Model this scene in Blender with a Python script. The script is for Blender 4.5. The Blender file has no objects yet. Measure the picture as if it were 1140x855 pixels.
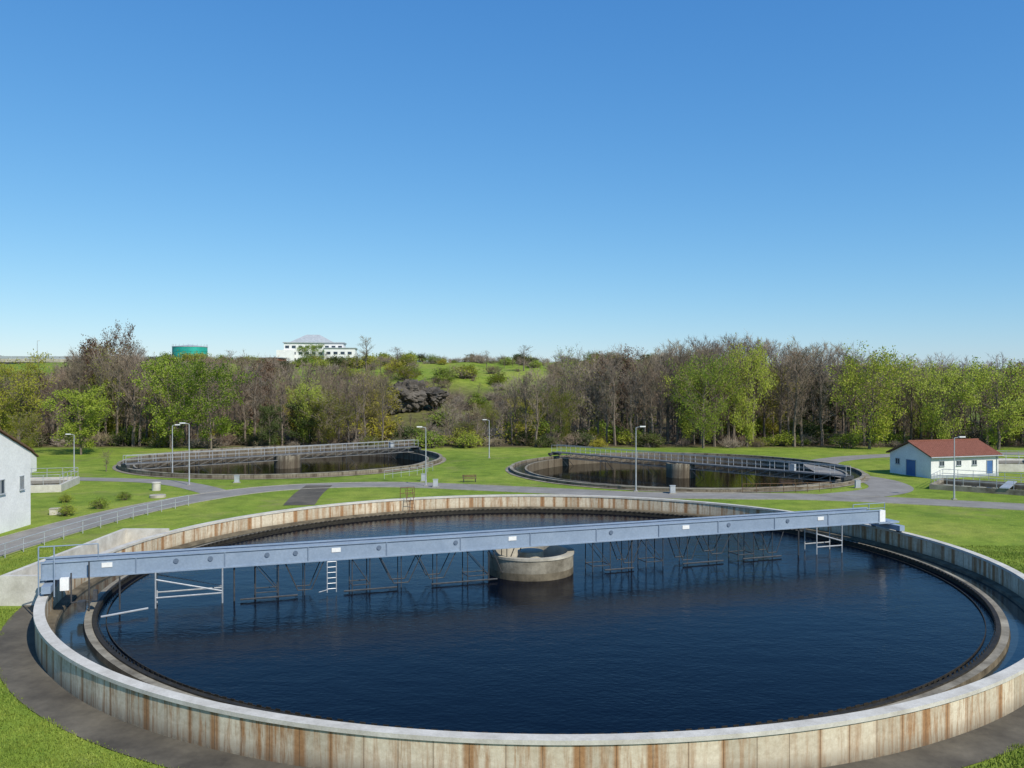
import bpy, math, random, bmesh
from mathutils import Vector, noise
R = random.Random(7)
sc = bpy.context.scene
sc.view_settings.view_transform='Standard'; sc.view_settings.look='None'; sc.view_settings.exposure=0

# ---------------------------------------------------------------- helpers
class MB:
    def __init__(s): s.v=[]; s.f=[]; s.m=[]; s.uv=[]
    def face(s, pts, mat=0, uv=None):
        b=len(s.v); s.v.extend(pts); s.f.append(tuple(range(b,b+len(pts)))); s.m.append(mat); s.uv.append(uv)
    def box(s,c,size,rot=0,mat=0):
        ca,sa=math.cos(rot),math.sin(rot); b=len(s.v)
        for dz in(-.5,.5):
            for dx,dy in((-.5,-.5),(.5,-.5),(.5,.5),(-.5,.5)):
                x=dx*size[0]; y=dy*size[1]
                s.v.append((c[0]+x*ca-y*sa,c[1]+x*sa+y*ca,c[2]+dz*size[2]))
        for q in((0,3,2,1),(4,5,6,7),(0,1,5,4),(1,2,6,5),(2,3,7,6),(3,0,4,7)):
            s.f.append(tuple(b+i for i in q)); s.m.append(mat); s.uv.append(None)
    def beam(s,p,q,w,h,mat=0):
        p=Vector(p);q=Vector(q);d=(q-p).normalized()
        side=d.cross(Vector((0,0,1)))
        if side.length<1e-4: side=Vector((1,0,0))
        side.normalize(); up=side.cross(d); b=len(s.v)
        for e in(p,q):
            for a,c in((-.5,-.5),(.5,-.5),(.5,.5),(-.5,.5)):
                s.v.append(tuple(e+side*a*w+up*c*h))
        for f in((0,3,2,1),(4,5,6,7),(0,1,5,4),(1,2,6,5),(2,3,7,6),(3,0,4,7)):
            s.f.append(tuple(b+i for i in f)); s.m.append(mat); s.uv.append(None)
    def tube(s,p,q,r0,r1=None,n=6,mat=0,cap=False):
        if r1 is None:r1=r0
        p=Vector(p);q=Vector(q);d=(q-p)
        if d.length<1e-6:return
        d.normalize(); a=d.orthogonal().normalized(); c=d.cross(a); b=len(s.v)
        for e,r in((p,r0),(q,r1)):
            for i in range(n):
                t=2*math.pi*i/n
                s.v.append(tuple(e+a*(math.cos(t)*r)+c*(math.sin(t)*r)))
        for i in range(n):
            j=(i+1)%n
            s.f.append((b+i,b+j,b+n+j,b+n+i)); s.m.append(mat); s.uv.append(None)
        if cap:
            s.f.append(tuple(b+i for i in range(n))[::-1]); s.m.append(mat); s.uv.append(None)
            s.f.append(tuple(b+n+i for i in range(n))); s.m.append(mat); s.uv.append(None)
    def revolve(s,cx,cy,prof,n=96,mats=0,a0=0,a1=2*math.pi):
        if isinstance(mats,int): mats=[mats]*(len(prof)-1)
        rr=max(p[0] for p in prof)
        b=len(s.v); K=len(prof)
        for i in range(n+1):
            t=a0+(a1-a0)*i/n
            for r,z in prof: s.v.append((cx+r*math.cos(t),cy+r*math.sin(t),z))
        for i in range(n):
            u0=rr*(a1-a0)*i/n; u1=rr*(a1-a0)*(i+1)/n
            for k in range(K-1):
                s.f.append((b+i*K+k,b+(i+1)*K+k,b+(i+1)*K+k+1,b+i*K+k+1)); s.m.append(mats[k])
                v0,v1=prof[k][1],prof[k+1][1]
                if abs(v0-v1)<.02: v0,v1=5+prof[k][0],5+prof[k+1][0]
                s.uv.append([(u0,v0),(u1,v0),(u1,v1),(u0,v1)])
    def disc(s,cx,cy,r,z,n=96,mat=0):
        s.face([(cx+r*math.cos(2*math.pi*i/n),cy+r*math.sin(2*math.pi*i/n),z) for i in range(n)],mat)
    def mesh(s,name,mats,smooth=False):
        me=bpy.data.meshes.new(name); me.from_pydata(s.v,[],s.f)
        for m in mats: me.materials.append(m)
        me.polygons.foreach_set('material_index',s.m)
        if any(u is not None for u in s.uv):
            lay=me.uv_layers.new(name='UVMap'); k=0
            for u,f in zip(s.uv,s.f):
                for i in range(len(f)):
                    if u: lay.data[k].uv=u[i]
                    k+=1
        if smooth: me.polygons.foreach_set('use_smooth',[True]*len(s.f))
        me.update(); return me
    def obj(s,name,mats,parent=None,smooth=False):
        o=bpy.data.objects.new(name,s.mesh(name,mats,smooth)); sc.collection.objects.link(o)
        if parent: o.parent=parent
        return o
def empty(name,loc=(0,0,0)):
    o=bpy.data.objects.new(name,None); sc.collection.objects.link(o); o.location=loc; return o
def inst(name,me,loc,rot,scale,parent=None):
    o=bpy.data.objects.new(name,me); sc.collection.objects.link(o)
    o.location=loc;o.rotation_euler=(0,0,rot);o.scale=scale
    if parent:o.parent=parent
    return o

# ---------------------------------------------------------------- materials
def newmat(name,rough=.8,spec=.3,metal=0):
    m=bpy.data.materials.new(name); m.use_nodes=True; nt=m.node_tree; b=nt.nodes['Principled BSDF']
    b.inputs['Roughness'].default_value=rough; b.inputs['Specular IOR Level'].default_value=spec
    b.inputs['Metallic'].default_value=metal
    return m,nt,b
def N(nt,t,**k):
    n=nt.nodes.new(t)
    for a,v in k.items(): setattr(n,a,v)
    return n
def coords(nt,kind='Object',scale=(1,1,1)):
    tc=N(nt,'ShaderNodeTexCoord'); mp=N(nt,'ShaderNodeMapping'); mp.inputs['Scale'].default_value=scale
    nt.links.new(tc.outputs[kind],mp.inputs['Vector']); return mp.outputs['Vector']
def noisen(nt,vec,scale,detail=4,rough=.6):
    n=N(nt,'ShaderNodeTexNoise'); n.inputs['Scale'].default_value=scale; n.inputs['Detail'].default_value=detail
    n.inputs['Roughness'].default_value=rough; nt.links.new(vec,n.inputs['Vector']); return n.outputs['Fac']
def ramp(nt,fac,stops):
    r=N(nt,'ShaderNodeValToRGB'); e=r.color_ramp.elements
    while len(e)<len(stops): e.new(.5)
    for i,(p,c) in enumerate(stops):
        e[i].position=p; e[i].color=(c[0],c[1],c[2],1) if not isinstance(c,(int,float)) else (c,c,c,1)
    nt.links.new(fac,r.inputs['Fac']); return r.outputs['Color']
def mix(nt,fac,a,b,mode='MIX'):
    m=N(nt,'ShaderNodeMix',data_type='RGBA',blend_type=mode)
    for i,x in((0,fac),(6,a),(7,b)):
        if isinstance(x,(int,float)): m.inputs[i].default_value=x
        elif isinstance(x,tuple): m.inputs[i].default_value=(x[0],x[1],x[2],1)
        else: nt.links.new(x,m.inputs[i])
    return m.outputs[2]
def mth(nt,op,a,b=None):
    m=N(nt,'ShaderNodeMath',operation=op)
    for i,x in((0,a),(1,b)):
        if x is None: continue
        if isinstance(x,(int,float)): m.inputs[i].default_value=x
        else: nt.links.new(x,m.inputs[i])
    return m.outputs[0]
def bump(nt,b,h,strength=.3,dist=.05):
    n=N(nt,'ShaderNodeBump'); n.inputs['Strength'].default_value=strength; n.inputs['Distance'].default_value=dist
    nt.links.new(h,n.inputs['Height']); nt.links.new(n.outputs['Normal'],b.inputs['Normal'])
def var(name,c1,c2,scale=1.5,rough=.8,spec=.3,metal=0,bs=.2,obj='Object'):
    m,nt,b=newmat(name,rough,spec,metal); v=coords(nt,obj)
    n=noisen(nt,v,scale,6,.65); n2=noisen(nt,v,scale*12,3)
    c=ramp(nt,n,[(.3,c1),(.7,c2)])
    c=mix(nt,.35,c,ramp(nt,n2,[(.3,.55),(.7,1.0)]),'MULTIPLY')
    nt.links.new(c,b.inputs['Base Color'])
    if bs: bump(nt,b,n2,bs,.02)
    return m
M_asphalt=var('asphalt_old',(.19,.178,.16),(.29,.275,.25),.35,.9)
M_path=var('asphalt_path',(.055,.048,.038),(.16,.14,.105),.35,.9)
M_kerb=var('kerb_concrete',(.25,.235,.20),(.38,.36,.31),2)
M_conc=var('concrete',(.30,.27,.21),(.55,.51,.42),.8,.85)
M_concd=var('concrete_dirty',(.05,.04,.025),(.21,.175,.12),.9,.8)
M_concm=var('concrete_stained',(.10,.085,.06),(.38,.345,.27),.7,.85)
M_algae=var('weir_dark',(.012,.011,.008),(.04,.034,.024),3,.7)
M_white=var('white_render',(.70,.70,.69),(.82,.82,.80),.6,.85)
M_blue=var('bluegrey_paint',(.215,.28,.375),(.28,.35,.445),.7,.5,.4,0,.05)
M_bluedk=var('painted_hole_shade',(.10,.14,.20),(.15,.19,.26),1,.5)  # dark tone standing for the shade inside the girder's round holes
M_steel=var('galvanised_steel',(.36,.38,.40),(.55,.57,.59),3,.45,.5,.3,0)
M_steeld=var('weathered_steel',(.12,.12,.12),(.24,.24,.235),2,.6,.4,.2,0)
M_dark=var('dark_steel',(.03,.035,.04),(.08,.08,.085),4,.6)
M_rust=var('rusty_steel',(.10,.055,.03),(.2,.12,.07),4,.8)
M_roof=var('roof_tiles',(.19,.07,.045),(.30,.12,.08),3,.85)
M_grey=var('grey_roof',(.3,.33,.35),(.45,.48,.5),1,.6)
M_glass=var('window_glass',(.02,.03,.05),(.04,.06,.09),1,.1,.6,0,0)
M_doorb=var('blue_door',(.05,.12,.3),(.07,.16,.36),1,.5)
M_green=var('green_tank_paint',(.02,.30,.24),(.03,.42,.33),.4,.5)
M_bark=var('bark',(.12,.095,.072),(.23,.19,.15),2,.9)
M_red=var('red_plaster',(.28,.09,.06),(.36,.14,.09),1,.8)
M_rock=var('rock',(.025,.023,.02),(.17,.15,.125),.5,.95,.2,0,.8)

def m_twig(name,c1,c2,c3):
    m,nt,b=newmat(name,.9,.1); oi=N(nt,'ShaderNodeObjectInfo')
    nt.links.new(ramp(nt,oi.outputs['Random'],[(0,c1),(.35,c2),(.7,(.17,.125,.09)),(1,c3)]),b.inputs['Base Color']); return m
M_twig=m_twig('twigs',(.20,.14,.10),(.30,.255,.20),(.24,.20,.12))
def m_leaf(name,c1,c2,c3):
    m,nt,b=newmat(name,.65,.25); v=coords(nt,'Object'); n=noisen(nt,v,.7,3); n2=noisen(nt,v,6,2)
    oi=N(nt,'ShaderNodeObjectInfo')
    c=ramp(nt,n,[(.3,c1),(.5,c2),(.72,c3)])
    c=mix(nt,.5,c,ramp(nt,n2,[(.3,.55),(.7,1.15)]),'MULTIPLY')
    c=mix(nt,1,c,ramp(nt,oi.outputs['Random'],[(0,(.8,.85,.85)),(.5,(1,1,1)),(1,(1.15,1.0,.8))]),'MULTIPLY')
    nt.links.new(c,b.inputs['Base Color'])
    tr=N(nt,'ShaderNodeBsdfTranslucent'); nt.links.new(c,tr.inputs['Color'])
    mx=N(nt,'ShaderNodeMixShader'); mx.inputs[0].default_value=.4
    out=nt.nodes['Material Output']
    nt.links.new(b.outputs[0],mx.inputs[1]); nt.links.new(tr.outputs[0],mx.inputs[2]); nt.links.new(mx.outputs[0],out.inputs['Surface'])
    return m
M_leafL=m_leaf('spring_leaves',(.17,.24,.025),(.30,.39,.05),(.40,.47,.07))
M_leafW=m_leaf('willow_leaves',(.27,.33,.04),(.42,.49,.07),(.52,.57,.10))
M_leafY=m_leaf('yellow_green_leaves',(.24,.25,.03),(.38,.38,.05),(.46,.44,.07))
M_leafD=m_leaf('dark_leaves',(.05,.07,.02),(.085,.12,.03),(.13,.165,.045))
M_leafB=m_leaf('brown_leaves',(.09,.055,.035),(.17,.10,.06),(.22,.14,.08))

def wallmat(name,base1,base2,rust,amt,panel=1.1):
    m,nt,b=newmat(name,.8,.25); tc=N(nt,'ShaderNodeTexCoord'); sp=N(nt,'ShaderNodeSeparateXYZ'); nt.links.new(tc.outputs['UV'],sp.inputs[0])
    u=sp.outputs[0]; v=sp.outputs[1]
    mp=N(nt,'ShaderNodeMapping'); mp.inputs['Scale'].default_value=(3.2,.25,1); nt.links.new(tc.outputs['UV'],mp.inputs[0])
    st=noisen(nt,mp.outputs[0],1.0,6,.7)
    mp2=N(nt,'ShaderNodeMapping'); mp2.inputs['Scale'].default_value=(.16,.1,1); nt.links.new(tc.outputs['UV'],mp2.inputs[0])
    big=noisen(nt,mp2.outputs[0],1.0,3,.6)
    fine=noisen(nt,tc.outputs['UV'],5,5,.7)
    up=mth(nt,'DIVIDE',u,panel); fr=mth(nt,'FRACT',up); fl=mth(nt,'FLOOR',mth(nt,'ADD',up,.5))
    wn=N(nt,'ShaderNodeTexWhiteNoise',noise_dimensions='1D'); nt.links.new(fl,wn.inputs['W'])
    fl2=mth(nt,'FLOOR',up); wn2=N(nt,'ShaderNodeTexWhiteNoise',noise_dimensions='1D'); nt.links.new(mth(nt,'ADD',fl2,.37),wn2.inputs['W'])
    dist=mth(nt,'ABSOLUTE',mth(nt,'SUBTRACT',fr,.5))
    wid=mth(nt,'ADD',mth(nt,'MULTIPLY',wn.outputs['Value'],-.20),mth(nt,'ADD',.37,mth(nt,'MULTIPLY',st,.14)))
    seam=mth(nt,'MINIMUM',mth(nt,'MULTIPLY',mth(nt,'MAXIMUM',mth(nt,'SUBTRACT',dist,wid),0),9),1)
    c=ramp(nt,fine,[(.3,base1),(.7,base2)])
    c=mix(nt,1,c,ramp(nt,wn2.outputs['Value'],[(0,(.74,.72,.68)),(1,(1.06,1.04,1.0))]),'MULTIPLY')
    rf=ramp(nt,st,[(.47,0),(.60,1)])
    rf=mth(nt,'MULTIPLY',rf,ramp(nt,big,[(.38,.25),(.56,1)]))
    sr=mth(nt,'MULTIPLY',seam,ramp(nt,wn.outputs['Value'],[(.0,.35),(.38,1)]))
    sr=mth(nt,'MULTIPLY',sr,ramp(nt,st,[(.30,.5),(.48,1)]))
    tot=mth(nt,'MINIMUM',mth(nt,'MULTIPLY',mth(nt,'MAXIMUM',rf,sr),amt),1)
    c=mix(nt,tot,c,ramp(nt,fine,[(.3,rust),(.7,(rust[0]*1.6,rust[1]*1.8,rust[2]*2.0))]))
    j=mth(nt,'GREATER_THAN',dist,.488)
    c=mix(nt,mth(nt,'MULTIPLY',j,.6),c,(.06,.045,.03))
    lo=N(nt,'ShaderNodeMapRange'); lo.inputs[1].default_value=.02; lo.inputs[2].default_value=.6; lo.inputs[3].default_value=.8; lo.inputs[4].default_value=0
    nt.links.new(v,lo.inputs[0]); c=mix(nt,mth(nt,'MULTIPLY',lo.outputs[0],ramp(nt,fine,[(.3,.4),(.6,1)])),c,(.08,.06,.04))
    nt.links.new(c,b.inputs['Base Color']); bump(nt,b,fine,.25,.02); return m
M_wall=wallmat('tank_wall',(.50,.43,.32),(.70,.64,.51),(.235,.11,.04),.92)
M_wall2=wallmat('old_tank_wall',(.22,.195,.15),(.40,.36,.28),(.08,.06,.04),1,1.8)
M_rim=var('rim_top',(.44,.41,.35),(.66,.63,.56),1.2,.7)

def water(name,col,bs,scale,rough=.05,ior=1.33):
    m,nt,b=newmat(name,rough,.5); b.inputs['IOR'].default_value=ior; b.inputs['Base Color'].default_value=(*col,1)
    v=coords(nt,'Object',(1,1.5,1)); a=noisen(nt,v,scale,3,.55); c=noisen(nt,v,scale*.15,3)
    patch=noisen(nt,v,.06,2)
    h=mth(nt,'ADD',mth(nt,'MULTIPLY',a,ramp(nt,patch,[(.35,.35),(.65,1)])),mth(nt,'MULTIPLY',c,1.5)); bump(nt,b,h,bs,.1); return m
M_water=water('tank_water',(.0008,.0022,.007),.17,3.8,.10,1.16)
M_water2=water('old_tank_water',(.006,.005,.003),.05,3,.05,1.2)
M_water3=water('channel_water',(.02,.028,.03),.08,3,.1)

# ---------------------------------------------------------------- camera, light
cam=bpy.data.cameras.new('camera'); co=bpy.data.objects.new('camera',cam); sc.collection.objects.link(co)
CZ=12.14
co.location=(0,0,CZ); co.rotation_euler=(math.radians(90-.33),0,0); cam.sensor_width=36; cam.lens=30; cam.clip_end=12000; cam.clip_start=.1
sc.camera=co
el=math.radians(43); az=math.radians(140)
w=bpy.data.worlds.new('World'); sc.world=w; w.use_nodes=True; nt=w.node_tree
sky=N(nt,'ShaderNodeTexSky',sky_type='NISHITA'); sky.sun_disc=False; sky.sun_elevation=el; sky.sun_rotation=az
sky.air_density=1.0; sky.dust_density=.2; sky.ozone_density=2.5; sky.altitude=300
bg=nt.nodes['Background']; S=.11; bg.inputs['Strength'].default_value=S
sep=N(nt,'ShaderNodeSeparateColor'); nt.links.new(sky.outputs[0],sep.inputs[0]); cmb=N(nt,'ShaderNodeCombineColor')
for i,(a,g_) in enumerate(((.74,1.13),(.85,.79),(.99,.50))):
    x=mth(nt,'MULTIPLY',mth(nt,'POWER',mth(nt,'MAXIMUM',mth(nt,'MULTIPLY',sep.outputs[i],S),.0),g_),a/S)
    nt.links.new(x,cmb.inputs[i])
nt.links.new(cmb.outputs[0],bg.inputs['Color'])
sd=Vector((math.sin(az)*math.cos(el),math.cos(az)*math.cos(el),math.sin(el)))
sl=bpy.data.lights.new('sun','SUN'); sl.energy=4.95; sl.angle=math.radians(.5); sl.color=(1,.94,.83)
so=bpy.data.objects.new('sun',sl); sc.collection.objects.link(so); so.rotation_euler=sd.to_track_quat('Z','Y').to_euler(); so.location=(60,-60,80)

# ---------------------------------------------------------------- terrain
T1=(1.65,52.3,27.0)
T2=(22.6,114.3,22.9); T3=(-33.3,126.4,22.9)
def ss(a,b,x):
    t=max(0,min(1,(x-a)/(b-a))); return t*t*(3-2*t)
def height(x,y):
    if y<150: return 0.0
    f=1-.88*ss(45,120,x-(y-200)*.15)
    h=17.5*ss(165,285,y)*f
    n=noise.noise(Vector((x*.02,y*.02,1.3)))*3+noise.noise(Vector((x*.06,y*.06,4)))*1.0
    h+=n*ss(165,230,y)*(.4+.6*f)
    if y>480: h+=(4-h)*ss(480,800,y)*.6
    if y>1100:
        h+=(40+22*noise.noise(Vector((x*.0012,y*.0009,9)))+8*noise.noise(Vector((x*.006,3,y*.003))))*ss(1100,2300,y)
    return h
def rng(a,b,st):
    o=[];x=a
    while x<b-1e-6:o.append(x);x+=st
    return o
xs=rng(-5000,-1000,400)+rng(-1000,-300,50)+rng(-300,-64,6)+rng(-64,64,1)+rng(64,300,6)+rng(300,1000,25)+rng(1000,5001,200)
ys=rng(-300,0,60)+rng(0,80,5)+rng(80,152,1)+rng(152,300,3)+rng(300,520,8)+rng(520,1100,40)+rng(1100,3000,90)+rng(3000,9001,1000)
verts=[];cols=[]
for y in ys:
    for x in xs:
        z=height(x,y)
        for T in(T2,T3):
            if math.hypot(x-T[0],y-T[1])<T[2]-.75: z=-4
        verts.append((x,y,z))
        s=x/max(y,1); forest=ss(148,155,y)*(1-ss(222,245,y))
        if -.14<s<-.02 and y>165: forest*=.75
        if y>650: forest=.0
        far=ss(600,900,y)
        cols.append((forest,far,0,1))
nx=len(xs); faces=[]
for j in range(len(ys)-1):
    for i in range(nx-1):
        a=j*nx+i; faces.append((a,a+1,a+nx+1,a+nx))
me=bpy.data.meshes.new('ground'); me.from_pydata(verts,[],faces)
ca=me.color_attributes.new('zone','FLOAT_COLOR','POINT'); ca.data.foreach_set('color',[c for k in cols for c in k])
me.polygons.foreach_set('use_smooth',[True]*len(faces))
g=bpy.data.objects.new('ground',me); sc.collection.objects.link(g)
m,nt,b=newmat('grass_ground',.95,.1); v=coords(nt,'Object')
n1=noisen(nt,v,.045,4); n2=noisen(nt,v,.5,5,.7); n3=noisen(nt,v,7,4,.7)
c=ramp(nt,n1,[(.35,(.145,.215,.028)),(.5,(.195,.27,.036)),(.65,(.255,.30,.052))])
c=mix(nt,.85,c,ramp(nt,n2,[(.3,(.52,.58,.55)),(.55,(1,1,1)),(.75,(1.3,1.12,1.2))]),'MULTIPLY')
c=mix(nt,.8,c,ramp(nt,n3,[(.3,.5),(.5,.95),(.7,1.25)]),'MULTIPLY')
n5=noisen(nt,v,.16,5,.75); c=mix(nt,ramp(nt,n5,[(.54,0),(.68,.5)]),c,(.23,.20,.085))
n6=noisen(nt,v,.11,5,.7); c=mix(nt,ramp(nt,n6,[(.28,.55),(.46,0)]),c,(.065,.125,.02))
vo=N(nt,'ShaderNodeTexVoronoi'); vo.inputs['Scale'].default_value=1.6; nt.links.new(v,vo.inputs['Vector'])
c=mix(nt,mth(nt,'MULTIPLY',mth(nt,'LESS_THAN',vo.outputs['Distance'],.09),.7),c,(.55,.50,.10))
at=N(nt,'ShaderNodeAttribute',attribute_name='zone'); sp=N(nt,'ShaderNodeSeparateColor'); nt.links.new(at.outputs['Color'],sp.inputs[0])
lit=ramp(nt,n2,[(.35,(.06,.045,.028)),(.55,(.115,.088,.052)),(.72,(.10,.115,.032))])
c=mix(nt,sp.outputs[0],c,lit)
n4=noisen(nt,v,.012,6,.7)
c=mix(nt,sp.outputs[1],c,ramp(nt,n4,[(.42,(.035,.055,.045)),(.55,(.06,.085,.065)),(.62,(.15,.19,.11))]))
nt.links.new(c,b.inputs['Base Color']); bump(nt,b,n3,.6,.08); me.materials.append(m)

# ---------------------------------------------------------------- roads
def catmull(P,n=10):
    out=[]; Q=[P[0]]+P+[P[-1]]
    for i in range(1,len(Q)-2):
        p0,p1,p2,p3=Q[i-1:i+3]
        for k in range(n):
            t=k/n; out.append(tuple(.5*((2*p1[a])+(-p0[a]+p2[a])*t+(2*p0[a]-5*p1[a]+4*p2[a]-p3[a])*t*t+(-p0[a]+3*p1[a]-3*p2[a]+p3[a])*t**3) for a in(0,1)))
    out.append(P[-1]); return out
def offset(C,d):
    o=[]
    for i,p in enumerate(C):
        a=C[max(i-1,0)];b=C[min(i+1,len(C)-1)]
        t=Vector((b[0]-a[0],b[1]-a[1])).normalized(); o.append((p[0]-t.y*d,p[1]+t.x*d))
    return o
def strip(name,C,w,z,mat,kerb=True):
    mb=MB(); l=offset(C,w/2); r=offset(C,-w/2)
    for i in range(len(C)-1): mb.face([(*r[i],z),(*r[i+1],z),(*l[i+1],z),(*l[i],z)])
    o=mb.obj(name,[mat])
    if kerb:
        mk=MB()
        for d in(w/2+.07,-w/2-.07):
            a=offset(C,d-.07); bb=offset(C,d+.07)
            for i in range(len(C)-1):
                zt=z+.05
                mk.face([(*a[i],zt),(*a[i+1],zt),(*bb[i+1],zt),(*bb[i],zt)])
                mk.face([(*a[i],0),(*a[i+1],0),(*a[i+1],zt),(*a[i],zt)])
                mk.face([(*bb[i],0),(*bb[i+1],0),(*bb[i+1],zt),(*bb[i],zt)])
        mk.obj('kerb',[M_kerb],o)
    return o
main=catmull([(-38,20),(-37.3,45),(-37.2,60),(-35.5,76),(-31.5,88),(-25,95.5),(-14,98),(-1,94.3),(12,89.6),(22,88.4),(32,87.3),(48,81),(80,66),(120,50)])
strip('road',main,4.3,.012,M_asphalt)
strip('road',catmull([(-30.5,90),(-41,100.5),(-56,104),(-75,105),(-110,100)]),3.2,.020,M_asphalt,False)
strip('road',catmull([(33,87.5),(41,93),(43.5,101),(42,112),(48,128),(70,138),(120,140)]),4.6,.024,M_asphalt,False)
strip('road',catmull([(-22,97.3),(-21.5,90),(-20.5,82)]),3.0,.028,M_path,False)
mb=MB(); mb.revolve(T1[0],T1[1],[(27.0,.036),(28.6,.036)],128,0); mb.obj('path',[M_path])
mb=MB(); mb.revolve(T2[0],T2[1],[(22.9,.040),(23.5,.040)],96,0); mb.revolve(T3[0],T3[1],[(22.9,.040),(23.5,.040)],96,0); mb.obj('pavement',[M_concm])

# ---------------------------------------------------------------- main tank
tank=empty('settling_tank')
cx,cy,_=T1
mb=MB()
mb.revolve(cx,cy,[(27.0,0),(27.0,1.34)],256,0)
mb.revolve(cx,cy,[(27.06,1.28),(27.06,1.42),(26.6,1.42),(26.6,1.28)],256,1)
mb.revolve(cx,cy,[(26.65,1.34),(26.65,.34)],256,0)
mb.obj('outer_wall',[M_wall,M_rim],tank)
mb=MB()
mb.revolve(cx,cy,[(26.65,.34),(26.2,.30),(26.15,.10),(25.0,.08),(24.95,.38)],256,[0,0,0,0])
mb.revolve(cx,cy,[(24.95,.38),(24.62,.38)],256,1)
mb.revolve(cx,cy,[(24.62,.38),(24.60,.44),(24.40,.44),(24.37,.0)],256,2)
mb.obj('effluent_channel',[M_concd,M_concm,M_algae],tank)
mb=MB()
n_=720
for i in range(n_):
    if i%2: continue
    a=2*math.pi*i/n_; mb.box((cx+24.36*math.cos(a),cy+24.36*math.sin(a),.46),(.02,.21,.1),a,0)
mb.revolve(cx,cy,[(24.0,.05),(24.0,.27),(23.96,.27),(23.96,.05)],256,0)
mb.obj('weir_plate',[M_algae],tank)
mb=MB(); mb.disc(cx,cy,24.5,.2,128); mb.obj('water',[M_water],tank)
mb=MB(); mb.revolve(cx,cy,[(25.0,.15),(26.18,.15)],128,0); mb.obj('channel_water',[M_water3],tank)
mb=MB(); ccx,ccy=1.15,52.9
mb.revolve(ccx,ccy,[(2.65,.1),(2.65,.62)],64,0); mb.revolve(ccx,ccy,[(2.65,.62),(2.65,1.38)],64,2)
mb.revolve(ccx,ccy,[(2.7,1.38),(2.7,1.52),(2.3,1.52),(2.3,.5),(.8,.5),(.8,1.5),(.01,1.5)],64,1)
mb.obj('centre_column',[M_concd,M_conc,M_concm],tank)
mb=MB()
for p,q in(((-27.3,45.6),(-27.3,60.2)),((-27.15,60.05),(-24.2,60.05)),((-27.15,45.75),(-24.9,45.75))):
    mb.beam((*p,.8),(*q,.8),.3,1.6,0)
mb.box((-26,52.8,.35),(2.3,14.2,.1),0,1)
mb.beam((-27.45,55,.82),(-27.45,48,.3),.2,.25,0)
mb.obj('outlet_chamber',[M_rim,M_conc],tank)

# ---------------------------------------------------------------- scraper bridge
br=empty('scraper_bridge')
p0=Vector((-23.8,43.3,0)); p1=Vector((25.6,60.5,0)); L=(p1-p0).length; u=(p1-p0).normalized(); wv=Vector((-u.y,u.x,0)); ang=math.atan2(u.y,u.x)
def G(t,s,z): p=p0+u*t+wv*s; return (p.x,p.y,z)
mb=MB(); z0,z1=2.08,2.92
for s in(-.62,.62):
    mb.beam(G(0,s,(z0+z1)/2),G(L,s,(z0+z1)/2),.05,z1-z0,0)
    for z in(z0,z1): mb.beam(G(-.03,s,z),G(L+.03,s,z),.17,.07,0)
    t=0.02
    while t<L+.05:
        mb.beam(G(t,s*1.09,z0+.04),G(t,s*1.09,z1-.04),.05,.05,0); t+=4.355
mb.beam(G(.05,0,2.2),G(L-.05,0,2.2),1.18,.05,1)
for t in(0,L): mb.beam(G(t,-.6,2.45),G(t,.6,2.45),.05,.7,0)
mb.obj('girder',[M_blue,M_steel],br)
mb=MB()
for t in(6.3,8.0,10.9,12.4,17.0,21.5,31.5,40.0,44.6):
    p=Vector(G(t,-.655,2.6)); mb.tube(p,p-wv*.04,.13,.13,12,0,True)  # flat dark discs for round holes, hole shade put into the colour
for t in(3.0,14.6,25,36.8,47.3): mb.box(G(t,-.66,2.62),(.5,.03,.24),ang,1)
mb.obj('dark_hole_discs_and_labels',[M_bluedk,M_white],br)
mb=MB()
def trap(t,wd,mat=0,zb=.55):
    for s in(-.55,.55):
        mb.tube(G(t-wd/2,s,z0),G(t-wd/2,s,.1),.03,None,6,mat); mb.tube(G(t+wd/2,s,z0),G(t+wd/2,s,.1),.03,None,6,mat)
        mb.tube(G(t-wd/2,s,zb),G(t+wd/2,s,zb),.03,None,6,mat)
        mb.tube(G(t-wd/2,s,z0-.05),G(t+wd/2,s,zb),.02,None,5,mat)
    mb.tube(G(t-wd/2,-.55,zb),G(t-wd/2,.55,zb),.03,None,6,mat); mb.tube(G(t+wd/2,-.55,zb),G(t+wd/2,.55,zb),.03,None,6,mat)
def vee(t,wd=1.6,zb=.6):
    for s in(-.5,.5):
        mb.tube(G(t-wd,s,z0),G(t-wd*.35,s,zb),.03,None,5,0); mb.tube(G(t+wd,s,z0),G(t+wd*.35,s,zb),.03,None,5,0)
        mb.tube(G(t-wd*.35,s,zb),G(t+wd*.35,s,zb),.03,None,5,0); mb.tube(G(t,s,z0),G(t,s,.1),.028,None,5,0)
for t,wd in((10.9,1.2),(16.0,1.0),(22.9,1.3),(30.9,1.2),(34.6,1.2),(41.4,1.2)): trap(t,wd)
for t in(12.9,18.3,20.4,24.7,32.8,37.0,39.2,43.5): vee(t,R.uniform(.9,1.4),R.uniform(.45,.8))
for t in(9.2,33.0,45.6): mb.tube(G(t,-.5,z0),G(t,-.5,.1),.05,None,6,0)
for a,b_ in((9.5,12.5),(15,18),(20,24),(31,33),(36.5,39.5),(41,44)): mb.tube(G(a,-.8,.32),G(b_,-.8,.32),.05,None,6,0)
mb.obj('scraper_struts',[M_dark],br)
mb=MB()
for s in(-.75,.5):
    for a,bq in(((5.3,z0),(5.3,.12)),((8.6,z0),(8.6,.12)),((5.3,.75),(8.6,.75)),((5.3,1.7),(8.6,.85)),((46.9,z0),(46.9,.12)),((49.0,z0),(49.0,.12)),((46.9,.7),(49,.7)),((46.9,1.6),(49,1.0))):
        mb.tube(G(a[0],s,a[1]),G(bq[0],s,bq[1]),.042,None,6,0)
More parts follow.
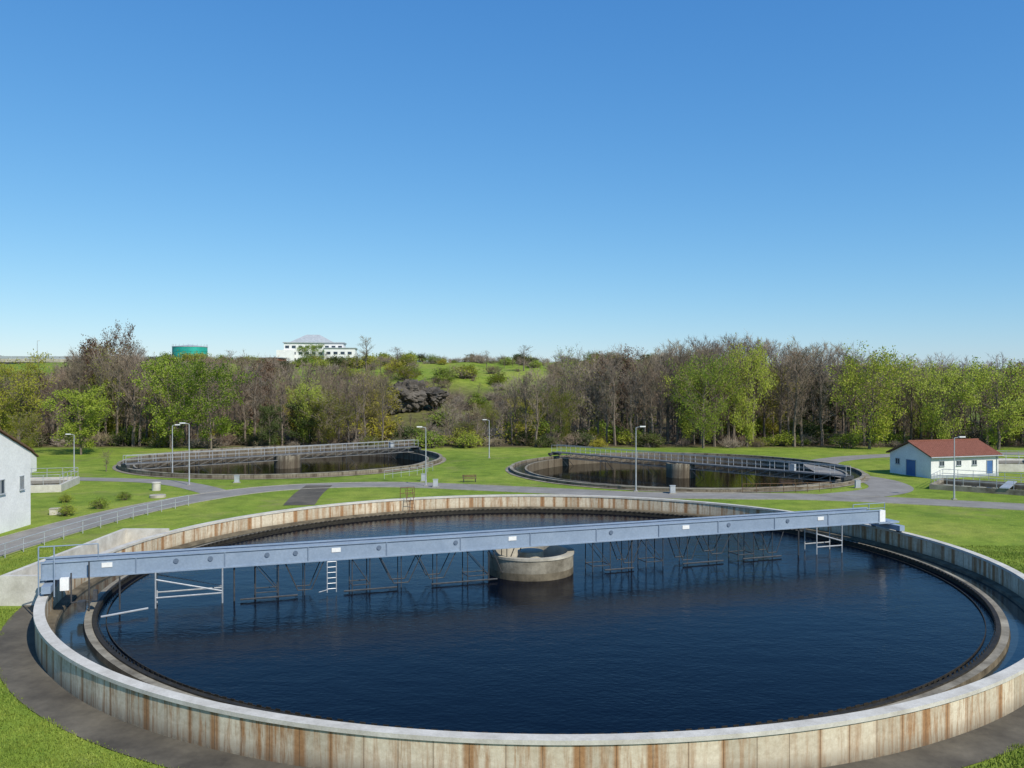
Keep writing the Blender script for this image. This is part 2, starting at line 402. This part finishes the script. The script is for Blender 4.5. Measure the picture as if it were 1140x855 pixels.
mb.tube(G(2.9,-2.4,.42),G(5,-1.6,.46),.05,None,6,0)
for t in(14.1,14.6):
    mb.tube(G(t,-.72,2.0),G(t,-.72,.3),.03,None,6,1)
for k in range(6): mb.tube(G(14.1,-.72,.5+k*.3),G(14.6,-.72,.5+k*.3),.02,None,5,1)
mb.tube(G(14.1,-.72,.45),G(13.6,-1.1,.45),.03,None,5,1)
mb.obj('support_frames',[M_steel,M_steel],br)
mb=MB()
for t,sgn in((.35,-1),(L+1.2,1)):
    c=G(t,0,1.72); mb.box(c,(.42,3.0,.36),ang,0)
    for s in(-1.2,1.2):
        p=Vector(G(t,s,1.62)); mb.tube(p-u*.12,p+u*.12,.2,.2,16,1,True)
    for s in(-.5,.5): mb.beam(G(t-.3,s,1.9),G(t-.3,s,2.1),.2,.2,0)
mb.box(G(L+.8,0,2.0),(2.0,1.2,.12),ang,0)
mb.box(G(L+.5,-.2,2.45),(.5,.4,.8),ang,2); mb.box(G(1.1,-.9,1.85),(.4,.35,.6),ang,2)
for t in(-.1,.6):
    mb.tube(G(t,-.75,1.2),G(t,-.75,3.75),.035,None,6,0)
mb.tube(G(-.1,-.75,3.75),G(2.6,-.75,3.75),.03,None,6,0); mb.tube(G(-.1,-.75,3.2),G(.6,-.75,3.2),.03,None,6,0)
mb.tube(G(2.6,-.6,2.9),G(2.6,-.75,3.75),.03,None,6,0)
mb.tube(G(2.2,-.9,.3),G(2.2,-.9,2.9),.04,None,6,1); mb.tube(G(3.6,-.75,.3),G(3.6,-.75,2.0),.045,None,6,1)
mb.tube(G(1.4,-1.0,.9),G(1.4,-1.0,2.4),.04,None,6,1); mb.tube(G(1.4,-1.0,.9),G(2.2,-.9,.9),.04,None,6,1)
mb.box(G(1.9,-1.2,.75),(.35,.5,.5),ang,1)
mb.box(G(2.5,-1.0,1.2),(.2,.3,.5),ang,1)
for t in(L-1.2,L+.2,L+1.6): mb.tube(G(t,.6,2.0),G(t,.6,3.2),.03,None,6,0)
mb.tube(G(L-1.2,.6,3.2),G(L+1.6,.6,3.2),.03,None,6,0); mb.tube(G(L-1.2,.6,2.85),G(L+1.6,.6,2.85),.025,None,6,0)
mb.obj('end_carriages',[M_blue,M_dark,M_white],br)

# ---------------------------------------------------------------- railings
def railing(name,pts,h=1.1,sp=1.8,r=.025,zb=0,mat=None,parent=None,nr=2):
    mb=MB()
    for i in range(len(pts)-1):
        a=Vector((*pts[i],0));b_=Vector((*pts[i+1],0)); d=(b_-a).length; n=max(1,round(d/sp))
        for k in range(n+(i==len(pts)-2)):
            p=a.lerp(b_,k/n); mb.tube((p.x,p.y,zb),(p.x,p.y,zb+h),r,None,5)
        for q in range(nr): 
            z=zb+h*(1-q*.45); mb.tube((a.x,a.y,z),(b_.x,b_.y,z),r,None,5)
    return mb.obj(name,[mat or M_steel],parent)
railing('guard_railing',offset(main[8:38:3],-2.9),1.0,2.0,.035)

# ---------------------------------------------------------------- older tanks
def old_tank(T,ztop,angle,pin):
    e=empty('settling_tank'); cx,cy,r=T
    mb=MB()
    mb.revolve(cx,cy,[(r,-.1),(r,ztop)],160,0); mb.revolve(cx,cy,[(r+.03,ztop-.02),(r+.03,ztop+.05),(r-.4,ztop+.05)],160,1)
    mb.revolve(cx,cy,[(r-.4,ztop+.05),(r-.4,.04),(r-2.0,.04),(r-2.0,.2),(r-2.25,.2),(r-2.25,-1.5)],160,[0,1,1,1,0])
    mb.obj('wall',[M_wall2,M_concm],e)
    mb=MB(); mb.revolve(cx,cy,[(r-.45,.06),(r-1.98,.06)],120,0); mb.obj('channel_water',[M_water3],e)
    mb=MB(); mb.disc(cx,cy,r-2.1,-.95,96); mb.obj('water',[M_water2],e)
    mb=MB(); mb.revolve(cx,cy,[(1.9,-1.4),(1.9,.9),(1.5,.9),(1.5,.3),(.01,.3)],40,0); mb.obj('centre_column',[M_wall2],e)
    u=Vector((math.cos(angle),math.sin(angle),0)); w_=Vector((-u.y,u.x,0)); c=Vector((cx,cy,0))
    def g(t,s,z): p=c+u*t+w_*s; return(p.x,p.y,z)
    mb=MB(); zd=1.0
    n=int(2*r/1.9); dt=(2*r-.2)/n
    for s in(-.6,.6):
        mb.beam(g(-r+.1,s,zd),g(r-.1,s,zd),.08,.16,3)
        mb.beam(g(-r+.1,s,zd+1.1),g(r-.1,s,zd+1.1),.06,.06,0); mb.beam(g(-r+.1,s,zd+.55),g(r-.1,s,zd+.55),.035,.035,0)
        mb.beam(g(-r+1,s,zd-.75),g(r-1,s,zd-.75),.08,.1,3)
        for k in range(n+1):
            t=-r+.1+k*dt; mb.beam(g(t,s,zd),g(t,s,zd+1.1),.05,.05,0)
            if 0<k<n:
                mb.beam(g(t,s,zd),g(t,s,zd-.75),.05,.05,3)
                if k<n-1: mb.beam(g(t,s,zd-.75),g(t+dt,s,zd),.05,.05,3)
            if k%4==1:
                mb.tube(g(t,s,zd-.7),g(t,s,-1.0),.045,None,5,1); mb.tube(g(t,s,zd-.7),g(t+1.4,s,-.9),.035,None,5,1)
    mb.beam(g(-r+.1,0,zd+.02),g(r-.1,0,zd+.02),1.1,.05,3)
    for t in(-r+.2,r-.2):
        mb.box(g(t,0,zd-.25),(.4,2.6,.35),angle,1)
        for s in(-1,1): mb.tube(Vector(g(t,s,zd-.35))-u*.1,Vector(g(t,s,zd-.35))+u*.1,.22,.22,12,1,True)
    mb.box(g(pin,0,zd+.5),(.6,.45,.8),angle,2)
    mb.obj('scraper_bridge',[M_steel,M_dark,M_grey,M_steeld],e)
old_tank(T2,.32,math.radians(-45),16.0); old_tank(T3,.5,math.radians(40),18.0)
railing('guard_railing',[(24.5,90.6),(29,91.0),(34.5,92.2)],1.0,1.5,.03,mat=M_rust)
railing('guard_railing',[(-15.5,103.5),(-12,108),(-10.5,113)],1.0,1.5,.03)

# ---------------------------------------------------------------- buildings
def house(name,corner,th,Lx,W,eave,ridge,roofmat,wins,doors,ov=.35):
    e=empty(name); u=Vector((math.cos(th),math.sin(th),0)); v=Vector((-u.y,u.x,0)); c=Vector((corner[0],corner[1],0))
    def P(a,b_,z): p=c+u*a+v*b_; return(p.x,p.y,z)
    mb=MB()
    mb.face([P(0,0,-.1),P(Lx,0,-.1),P(Lx,0,eave),P(0,0,eave)]); mb.face([P(0,W,-.1),P(Lx,W,-.1),P(Lx,W,eave),P(0,W,eave)])
    for a in(0,Lx): mb.face([P(a,0,-.1),P(a,W,-.1),P(a,W,eave),P(a,W/2,ridge),P(a,0,eave)])
    mb.beam(P(-.02,-.02,.18),P(Lx+.02,-.02,.18),.06,.36,1)
    mb.obj('walls',[M_white,M_grey],e)
    mb=MB(); sl=(ridge-eave)/(W/2)
    for b0,sg in((-ov,1),(W+ov,-1)):
        ze=eave-ov*sl+.06; 
        pts=[(-ov,b0,ze),(Lx+ov,b0,ze),(Lx+ov,W/2,ridge+.06),(-ov,W/2,ridge+.06)]
        lo=[P(*p) for p in pts]; hi=[P(p[0],p[1],p[2]+.14) for p in pts]
        mb.face(lo,1); mb.face(hi,0)
        for i in range(4): j=(i+1)%4; mb.face([lo[i],lo[j],hi[j],hi[i]],1)
        k=0
        while k<Lx+2*ov-.2:
            a=-ov+k+.1; mb.beam(P(a,b0,ze+.15),P(a,W/2,ridge+.21),.1,.05,0); k+=.33
    mb.beam(P(-ov,W/2,ridge+.24),P(Lx+ov,W/2,ridge+.24),.25,.12,0)
    mb.tube(P(-ov,-ov-.05,eave-ov*sl+.08),P(Lx+ov,-ov-.05,eave-ov*sl+.08),.07,None,8,2)
    mb.tube(P(Lx-.3,-.08,0),P(Lx-.3,-.08,eave),.045,None,6,2)
    mb.obj('roof',[roofmat,M_rust,M_grey],e)
    mb=MB()
    for face,a,z,w,h,mt in wins+doors:
        if face=='f': q=lambda a_,o,z_: P(a_,-o,z_)
        elif face=='g': q=lambda a_,o,z_: P(-o,a_,z_)
        else: q=lambda a_,o,z_: P(Lx+o,a_,z_)
        mb.face([q(a-w/2,.012,z),q(a+w/2,.012,z),q(a+w/2,.012,z+h),q(a-w/2,.012,z+h)],mt)
        for x in(a-w/2,a+w/2)+((a,) if mt==0 else ()): mb.beam(q(x,.03,z),q(x,.03,z+h),.06,.06,2)
        for zz in(z,z+h): mb.beam(q(a-w/2-.03,.034,zz),q(a+w/2+.03,.034,zz),.06,.06,2)
        if mt==0: mb.beam(q(a-w/2-.08,.07,z-.05),q(a+w/2+.08,.07,z-.05),.14,.04,2)
    mb.obj('windows_and_doors',[M_glass,M_doorb,M_grey,M_white],e)
    return e
house('pump_house',(51.1,104),math.radians(17),10.4,7,2.65,4.15,M_roof,
      [('f',1.6,1.5,.7,.6,0),('f',4.2,1.5,.7,.6,0),('f',6.6,1.5,.7,.6,0),('g',5.6,1.3,.7,.7,0)],[('g',3.3,0,1.6,2.0,1),('f',9.0,0,.95,2.0,1)])
house('white_building',(-56,62.0),0,15.8,9.2,6.1,8.1,M_roof,
      [('r',7.9,3.1,.55,1.1,0),('r',5.0,3.1,1.0,1.1,0)],[],.2)
house('red_roof_shed',(-67.5,108),math.radians(5),5.2,4,1.9,2.9,M_roof,[('f',2.6,.9,.8,.7,0)],[],.2)

# hill-top building
hb=empty('hilltop_office_building'); hz=height(-92,400)-1
bz=20.0
mb=MB(); mb.box((-92.6,402,(hz+bz+8.8)/2),(27,14,bz+8.8-hz),.12,0); mb.box((-80,399,(hz+bz+6.2)/2),(14,15,bz+6.2-hz),.12,0); mb.box((-105,399,(hz+bz+5.5)/2),(8,14,bz+5.5-hz),.12,0)
mb.box((-92.6,402,bz+9),(28,15,.4),.12,1); mb.box((-80,399,bz+6.4),(14.8,15.8,.35),.12,1)
mb.obj('walls',[M_white,M_grey],hb)
mb=MB(); 
def rp(x,y,z): return(-92.6+x*math.cos(.12)-y*math.sin(.12),402+x*math.sin(.12)+y*math.cos(.12),z)
b4=[rp(-11,-7,bz+9.2),rp(9,-7,bz+9.2),rp(9,7,bz+9.2),rp(-11,7,bz+9.2)]; t4=[rp(-4,-.8,bz+13),rp(2,-.8,bz+13),rp(2,.8,bz+13),rp(-4,.8,bz+13)]
for i in range(4): j=(i+1)%4; mb.face([b4[i],b4[j],t4[j],t4[i]])
mb.face(t4); mb.obj('roof',[M_grey],hb)
mb=MB()
for fl in range(3):
    for k in range(9): mb.box(rp(-12+k*3,-7.05,bz+1.2+fl*2.9),(1.7,.12,1.2),.12,0)
for fl in range(2):
    for k in range(4): 
        mb.box((-80+math.cos(.12)*(-5+k*3.2)+.9,399+math.sin(.12)*(-5+k*3.2)-7.5,bz+1.2+fl*2.9),(1.8,.12,1.2),.12,0)
mb.obj('windows',[M_glass],hb)
gx,gy=-120,318; gz=17.6
mb=MB(); mb.revolve(gx,gy,[(6.2,gz-6),(6.2,gz+6.4)],48,0); mb.revolve(gx,gy,[(6.3,gz+6.4),(6.3,gz+6.6),(.01,gz+7.4)],48,1)
for zz in(1.6,3.2,4.8): mb.revolve(gx,gy,[(6.28,gz+zz),(6.28,gz+zz+.12)],48,0)
for k in range(24):
    a=k*math.pi/12; mb.tube((gx+6.2*math.cos(a),gy+6.2*math.sin(a),gz+6.5),(gx+6.2*math.cos(a),gy+6.2*math.sin(a),gz+7.5),.05,None,4,1)
mb.obj('green_storage_tank',[M_green,M_grey])
mb=MB(); z=16.6; mb.box((-101,345,z),(17,9,8),0,0); mb.box((-101,345,z+4.1),(17.8,9.8,.3),0,1)
for k in range(6): mb.box((-108+k*2.8,340.45,z+2.2),(1.5,.12,1.3),0,2)
mb.obj('red_building',[M_red,M_grey,M_glass])
mb=MB(); mb.beam((-330,300,19.0),(-122,308,18.6),9,1.2,0); mb.beam((-330,295.6,20.1),(-122,303.6,19.7),.1,.9,1)
for k in range(7): x=-320+k*32; mb.box((x,301,9.1),(1.6,5,17.6),0,0)
mb.obj('road_overpass',[M_conc,M_steel])

# ---------------------------------------------------------------- street lamps
def lamp(x,y,h,dirx=-1,zb=0,r=1):
    mb=MB(); mb.tube((x,y,zb),(x,y,zb+1.0),.09*r,.085*r,8,0); mb.tube((x,y,zb+1),(x,y,zb+h),.075*r,.045*r,8,0)
    mb.tube((x,y,zb+h),(x+dirx*.55,y-.1,zb+h+.12),.035*r,None,6,0)
    mb.box((x+dirx*.7,y-.14,zb+h+.12),(.6,.24,.12),0,1); mb.box((x+dirx*.72,y-.14,zb+h+.045),(.42,.18,.03),0,2)
    mb.box((x,y,zb+.04),(.4,.4,.1),0,3)
    mb.obj('street_lamp',[M_steel,M_white,M_glass,M_kerb])
for a in((-36.9,97.5,7.0,-1),(-42.6,107,6.3,1),(-57.5,112,4.8,-1),(-9.8,97.0,6.6,-1),(-3.5,131,5.8,-1),(13.4,92.2,6.9,1),(44.6,86.0,6.2,1)): lamp(*a)
for x in(-166,-180,-213): lamp(x,298.5,6,1,19.5,1.8)

# ---------------------------------------------------------------- basins
def basin(name,A,th,l,w_,h,mat):
    e=empty(name); u=Vector((math.cos(th),math.sin(th))); v=Vector((-u.y,u.x)); A=Vector(A)
    def P(a,b_): p=A+u*a+v*b_; return(p.x,p.y)
    mb=MB(); t=.3
    for a,b_ in((P(0,t/2),P(l,t/2)),(P(0,w_-t/2),P(l,w_-t/2)),(P(t/2,t),P(t/2,w_-t)),(P(l-t/2,t),P(l-t/2,w_-t)),(P(l/2,t),P(l/2,w_-t))):
        mb.beam((*a,h/2),(*b_,h/2),t,h,0)
    mb.obj('walls',[mat],e)
    mb=MB(); mb.face([(*P(t,t),h-.35),(*P(l-t,t),h-.35),(*P(l-t,w_-t),h-.35),(*P(t,w_-t),h-.35)]); mb.obj('water',[M_water2],e)
    railing('railing',[P(.15,.15),P(l-.15,.15),P(l-.15,w_-.15),P(.15,w_-.15),P(.15,.15)],1.05,1.6,.03,h,None,e)
    mb=MB(); mb.beam((*P(l*.3,-.1),h+.1),(*P(l*.3,w_+.1),h+.1),.9,.1,0); mb.obj('walkway',[M_steel],e)
basin('rectangular_basin',(46.0,94.0),math.radians(-36),24,7.5,.55,M_concm)
basin('rectangular_basin',(63,112),math.radians(-10),26,9,1.0,M_rim)
basin('rectangular_basin',(-63,88),math.radians(14),15,8,.8,M_rim)

# small items
mb=MB(); mb.revolve(-38.8,93,[(.45,0),(.45,.8),(.5,.8),(.5,.9),(.01,.95)],20,0); mb.obj('concrete_shaft',[M_rim])
mb=MB(); mb.box((-40.6,76.6,.25),(1.6,.7,.5),.3,0); mb.box((-40.6,76.6,.53),(1.7,.8,.06),.3,1); mb.obj('concrete_box',[M_rim,M_conc])
mb=MB(); mb.revolve(-36.4,87.6,[(.8,0),(.8,.25),(.01,.27)],24,0); mb.obj('manhole_cover',[M_conc])
for x,y in((-8.6,95.9),(-10.5,101.3),(-32.2,99.8),(17,90.3),(38.5,95)):
    mb=MB(); mb.box((x,y,.42),(.55,.3,.84),.1,0); mb.box((x,y,.87),(.62,.37,.05),.1,1); mb.box((x,y,.04),(.8,.45,.08),.1,2); mb.obj('control_cabinet',[M_grey,M_grey,M_kerb])
def bench(x,y,r):
    mb=MB(); ca,sa=math.cos(r),math.sin(r)
    def q(a,b_,z): return(x+a*ca-b_*sa,y+a*sa+b_*ca,z)
    for k in(-.12,0,.12): mb.box(q(0,k,.45),(1.7,.1,.04),r,0)
    for k in(.62,.78): mb.box(q(0,.24,k),(1.7,.03,.1),r,0)
    for a in(-.7,.7): mb.box(q(a,0,.21),(.06,.36,.42),r,1); mb.box(q(a,.21,.6),(.05,.04,.5),r,1)
    mb.obj('park_bench',[M_rust,M_dark])
bench(31,96,2.5); bench(-5,100.5,.2)
def rimp(deg,r,z): a=math.radians(deg); return (T1[0]+r*math.cos(a),T1[1]+r*math.sin(a),z)
mb=MB()
for d in(113,114.4,115.8):
    mb.tube(rimp(d,26.8,1.4),rimp(d,26.8,2.4),.03,None,6,0)
for z in(1.9,2.4): mb.tube(rimp(113,26.8,z),rimp(115.8,26.8,z),.03,None,6,0)
for d in(113.6,115): mb.tube(rimp(d,26.5,2.3),rimp(d,25.6,.3),.03,None,6,0)
for k in range(7):
    f=(k+.5)/7; mb.tube(rimp(113.6,26.5-.9*f,2.3-2*f),rimp(115,26.5-.9*f,2.3-2*f),.022,None,5,0)
mb.obj('access_ladder',[M_rust])

# ---------------------------------------------------------------- trees
def skeleton(rg,H,wid,nl,up,low,sub=6,tw=7,tr=.02):
    mb=MB(); tips=[]
    pts=[Vector((0,0,0))]; lean=Vector((rg.uniform(-.04,.04),rg.uniform(-.04,.04),0))
    for k in range(1,7): pts.append(Vector((rg.uniform(-.12,.12),rg.uniform(-.12,.12),H*.93*k/6))+lean*H*k/6)
    r=H*.015
    for k in range(6): mb.tube(pts[k],pts[k+1],r*(1-k/6.5),r*(1-(k+1)/6.5),5,0)
    for i in range(nl):
        f=low+(1-low)*(i+rg.random())/nl; h=f*.93*6; k=min(5,int(h)); base=pts[k].lerp(pts[k+1],h-k)
        prof=math.sin(math.pi*min(1,max(.12,(1-f)/(1-low)*.8+.15)))**.7
        ln=wid*prof*rg.uniform(.7,1.15); a=rg.uniform(0,6.283); e=up*rg.uniform(.7,1.3)
        d=Vector((math.cos(a)*math.cos(e),math.sin(a)*math.cos(e),math.sin(e))); p=base; rr=r*.35*(1-f*.6)
        lp=[p]
        for q in range(4):
            d=(d+Vector((rg.uniform(-.2,.2),rg.uniform(-.2,.2),.12+rg.uniform(-.1,.12)))).normalized()
            p2=p+d*ln/4*1.15; mb.tube(p,p2,rr*(1-q/4.5),rr*(1-(q+1)/4.5),4,0); p=p2; lp.append(p)
        for s in range(sub):
            g=rg.uniform(.25,1)*4; k=min(3,int(g)); b0=lp[k].lerp(lp[k+1],g-k)
            d2=(d+Vector((rg.gauss(0,.6),rg.gauss(0,.6),rg.gauss(.15,.45)))).normalized(); l2=ln*rg.uniform(.22,.45)+.3
            e1=b0+d2*l2*.5; d3=(d2+Vector((rg.gauss(0,.2),rg.gauss(0,.2),.2))).normalized(); e2=e1+d3*l2*.5
            mb.tube(b0,e1,rr*.45,rr*.3,3,0); mb.tube(e1,e2,rr*.3,rr*.12,3,0)
            for t in range(tw):
                tb=b0.lerp(e1,rg.random()*2) if rg.random()<.5 else e1.lerp(e2,rg.random())
                d4=(d3+Vector((rg.gauss(0,.55),rg.gauss(0,.55),rg.gauss(.15,.45)))).normalized(); te=tb+d4*rg.uniform(.35,1.0)*(.5+ln*.12)
                mb.tube(tb,te,tr,tr*.4,3,1); tips.append(te)
    return mb,tips
def leaves(mb,tips,rg,per,size,spread,droop=0,keep=1.0):
    for t in tips:
        if rg.random()>keep: continue
        for k in range(per):
            c=t+Vector((rg.gauss(0,spread),rg.gauss(0,spread),rg.gauss(0,spread)-abs(rg.gauss(0,droop))))
            a=Vector((rg.gauss(0,1),rg.gauss(0,1),rg.gauss(0,1)-(1.5 if droop else 0))).normalized(); b_=a.orthogonal().normalized()
            s=size*rg.uniform(.6,1.3); w_=s*(.4 if droop else .65)
            mb.face([tuple(c-a*s),tuple(c+b_*w_),tuple(c+a*s),tuple(c-b_*w_)],2)
BARE=[];LEAF={}
for i in range(6):
    rg=random.Random(100+i); mb,_=skeleton(rg,15,rg.uniform(2.4,3.8),26,rg.uniform(.8,1.1),.22,6,7,.015)
    BARE.append(mb.mesh('bare_tree',[M_bark,M_twig]))
BUD=[]
for i in range(3):
    rg=random.Random(150+i); mb,tp=skeleton(rg,15,rg.uniform(2.9,4.0),24,.85,.18,6,6,.016); leaves(mb,tp,rg,1,.10,.2,0,.45)
    BUD.append(mb.mesh('budding_tree',[M_bark,M_twig,M_leafY if i!=1 else M_leafL]))
def mk(key,mat,n,H,wid,up,low,per,size,spread,droop,keep=1,nl=22):
    LEAF[key]=[]
    for i in range(n):
        rg=random.Random(sum(map(ord,key))+i*13); mb,tp=skeleton(rg,H,wid,nl,up,low,6,6); leaves(mb,tp,rg,per,size,spread,droop,keep)
        LEAF[key].append(mb.mesh(key,[M_bark,M_twig,mat]))
mk('willow',M_leafW,3,12,4.8,.65,.10,8,.14,.28,.6,.9,28)
mk('yellow',M_leafY,2,12,4.6,.6,.08,8,.15,.32,.2,.9,26)
mk('darkg',M_leafD,2,12,4.2,.5,.06,8,.17,.35,0,.9)
mk('round',M_leafL,2,12,5.0,.55,.10,9,.15,.34,0,.9,26)
mk('brown',M_leafB,2,15,4.2,.7,.12,6,.14,.3,0,.8)
SHRUB=[]
for i in range(5):
    rg=random.Random(300+i); mb=MB(); tips=[]
    for k in range(46):
        a=rg.uniform(0,6.283); e=rg.uniform(.35,1.5); d=Vector((math.cos(a)*math.cos(e),math.sin(a)*math.cos(e),math.sin(e))); ln=rg.uniform(.7,1.15)*2
        p=Vector((rg.uniform(-.4,.4),rg.uniform(-.4,.4),0)); q=p+d*ln*.6; mb.tube(p,q,.03,.018,3,0); 
        for t in range(7):
            s=q+Vector((rg.gauss(0,.35),rg.gauss(0,.35),rg.gauss(.25,.3))); mb.tube(q,s,.014,.008,3,1); tips.append(s)
    if i<3 or i==4: leaves(mb,tips,rg,6,.09,.16,0,.9)
    SHRUB.append(mb.mesh('shrub',[M_bark,M_twig,[M_leafL,M_leafD,M_leafY,M_leafL,M_leafL][i]]))

wood=empty('distant_woodland')
PX=[-400,0,60,85,100,150,170,230,270,330,430,470,560,620,680,760,850,910,960,1050,1140,1500]
RW=[416,418,412,394,386,388,406,410,404,410,414,440,430,404,396,384,378,388,399,402,404,400]
def toprow(px):
    for i in range(len(PX)-1):
        if PX[i]<=px<=PX[i+1]: return RW[i]+(RW[i+1]-RW[i])*(px-PX[i])/(PX[i+1]-PX[i])
    return 400
cnt=0
for band,(ya,yb,st,drop) in enumerate(((153,161,9,6),(163,175,8,0),(178,196,8,4),(200,232,8,2),(240,285,10,3))):
    px=-380.0
    while px<1500:
        px+=st*R.uniform(.6,1.4); y=R.uniform(ya,yb); x=(px-570)/950*y; gz=height(x,y)
        gap=435<px<565; rockv=432<px<496 and y<200
        if gap and R.random()<(.25 if band<2 else .35): continue
        if rockv and R.random()<.5: continue
        if band==4 and (430<px<500 or px<240) and R.random()<.85: continue
        if band==0 and R.random()<.2: continue
        top=CZ+(422-toprow(px)+R.gauss(-drop,6 if px>70 else 4))/950*y; H=top-gz
        if band>=3: H=min(H,R.uniform(6,10))
        if band==4: H=R.uniform(3,6)
        if gap: H=min(H,R.uniform(5,9)); H=max(H,3.5)
        if rockv: H=min(H,R.uniform(2.5,4.5)+(161-y)*.02)
        if H<2.3: continue
        H=min(H,23); r_=R.random()
        if r_<.80: me_=R.choice(BARE); bh=15
        elif r_<.90: me_=R.choice(BUD); bh=15
        elif r_<.93: me_=R.choice(LEAF['brown']); bh=15
        elif r_<.955: me_=R.choice(LEAF['darkg']); bh=12; H*=.6
        elif r_<.98: me_=R.choice(LEAF['yellow']); bh=12; H*=.65
        else: me_=R.choice(LEAF['willow']); bh=12; H*=.75
        s=H/bh; ws=s*R.uniform(.9,1.3)*(1.0 if H>9 else 1.4)
        inst('tree_part',me_,(x,y,gz-.2),R.uniform(0,6.28),(ws,ws,s),wood); cnt+=1
for k in range(460):
    px=R.uniform(-380,1500); y=R.choice((151,154,158,164,172,185,205))+R.uniform(-2,4); x=(px-570)/950*y
    s=R.uniform(.6,1.5)*(1.0 if y<160 else 1.5); inst('shrub_part',R.choice(SHRUB+[SHRUB[3]]*4),(x,y,height(x,y)-.1),R.uniform(0,6.28),(s*1.3,s*1.3,s),wood)
for k in range(480):
    y=R.uniform(205,345); x=R.uniform(-130,100); s=R.uniform(.5,2.0); inst('hill_shrub_part',R.choice(SHRUB+[SHRUB[3]]*3),(x,y,height(x,y)-.1),R.uniform(0,6.28),(s*1.3,s*1.3,s),wood)
for k in range(420):
    y=R.uniform(420,1000); s_=R.uniform(-.85,.85); x=s_*y; z=height(x,y); s=R.uniform(.5,.85)*(1.0 if s_>.2 else .6)
    me_=R.choice(BARE+LEAF['darkg']+LEAF['brown']+LEAF['darkg']); inst('far_tree_part',me_,(x,y,z-.3),R.uniform(0,6.28),(s*1.5,s*1.5,s),wood)

def tree(name,key,px,y,top,wpx,i=0):
    x=(px-570)/950*y; gz=height(x,y); H=CZ+(422-top)/950*y-gz; w_=wpx/950*y
    proto=LEAF[key][i%len(LEAF[key])] if key in LEAF else BARE[i]
    bh=15 if key in('brown','bare') else 12; bw={'willow':8.8,'yellow':10,'darkg':10.5,'round':10.5,'brown':9,'bare':6.5}[key]
    inst(name,proto,(x,y,gz-.1),R.uniform(0,6.28),(w_/bw,w_/bw,H/bh*.97))
for t in(('linden_tree','round',235,147,412,78,0),('linden_tree','round',190,149,408,70,1),('maple_tree','round',90,137,438,74,1),
         ('willow_tree','yellow',20,150,408,95,0),('willow_tree','yellow',-60,148,408,100,1),('willow_tree','yellow',22,134,462,52,1),
         ('willow_tree','willow',783,150,402,72,0),('willow_tree','willow',832,152,394,56,1),('willow_tree','willow',968,148,400,86,2),
         ('willow_tree','willow',1050,150,410,70,0),('willow_tree','willow',1112,147,412,90,1),('willow_tree','willow',1190,148,408,95,2),
         ('beech_tree','brown',134,172,366,38,0),('beech_tree','brown',100,170,384,36,1),
         ('bare_tree','bare',408,262,372,32,0),('bare_tree','bare',441,258,385,32,2),('bare_tree','bare',583,270,384,24,3),
         ('green_tree','round',346,355,386,34,0),('spruce_tree','darkg',300,150,452,40,0),('hazel_tree','yellow',520,156,470,50,1),
         ('young_tree','bare',118,112,500,16,1)): tree(*t)
for x,y,s in((-39.6,75.8,.62),(-38.7,80,.6),(-38.9,85.6,.5),(-44,84,.5)): inst('round_shrub',SHRUB[4],(x,y,0),R.uniform(0,6),(s,s,s*.8))
bm=bmesh.new(); bmesh.ops.create_icosphere(bm,subdivisions=5,radius=1)
for v_ in bm.verts:
    n=noise.noise(v_.co*1.6)*.45+noise.noise(v_.co*5)*.26+abs(noise.noise(v_.co*11))*.18; v_.co*=1+n
rm=bpy.data.meshes.new('rock_outcrop'); bm.to_mesh(rm); bm.free(); rm.materials.append(M_rock)
inst('rock_outcrop',rm,(-24,200,8.4),.3,(4.6,3.4,3.2)); inst('rock_outcrop',rm,(-29,197,6.8),1.3,(3.0,3.4,2.3)); inst('rock_outcrop',rm,(-19,202,8.0),2.3,(3.2,3.0,2.0))

# ---------------------------------------------------------------- near grass blades
mb=MB(); rg=random.Random(5); n=0
while n<52000:
    y=rg.uniform(24,62); x=rg.uniform(-.66,.66)*y
    d=math.hypot(x-T1[0],y-T1[1])
    if d<28.5+.25*noise.noise(Vector((x,y,3))) or d>45: continue
    if x<-34.3 or (-27.8<x<-24 and 45<y<61): continue
    h=rg.uniform(.05,.13)*(.7+.6*abs(noise.noise(Vector((x*.4,y*.4,0)))*2)); a=rg.uniform(0,3.14); dx=math.cos(a)*.022; dy=math.sin(a)*.022
    lx=rg.gauss(0,.03); ly=rg.gauss(0,.03)
    mb.face([(x-dx,y-dy,0),(x+dx,y+dy,0),(x+lx,y+ly,h)],0); n+=1
m,nt,b=newmat('grass_blades',.7,.2); v=coords(nt,'Object'); nn=noisen(nt,v,.6,4); n2=noisen(nt,v,30,1)
c=ramp(nt,nn,[(.3,(.11,.18,.022)),(.7,(.24,.29,.048))]); c=mix(nt,.6,c,ramp(nt,n2,[(.3,.5),(.7,1.3)]),'MULTIPLY'); nt.links.new(c,b.inputs['Base Color'])
mb.obj('grass',[m])
print('trees',cnt)
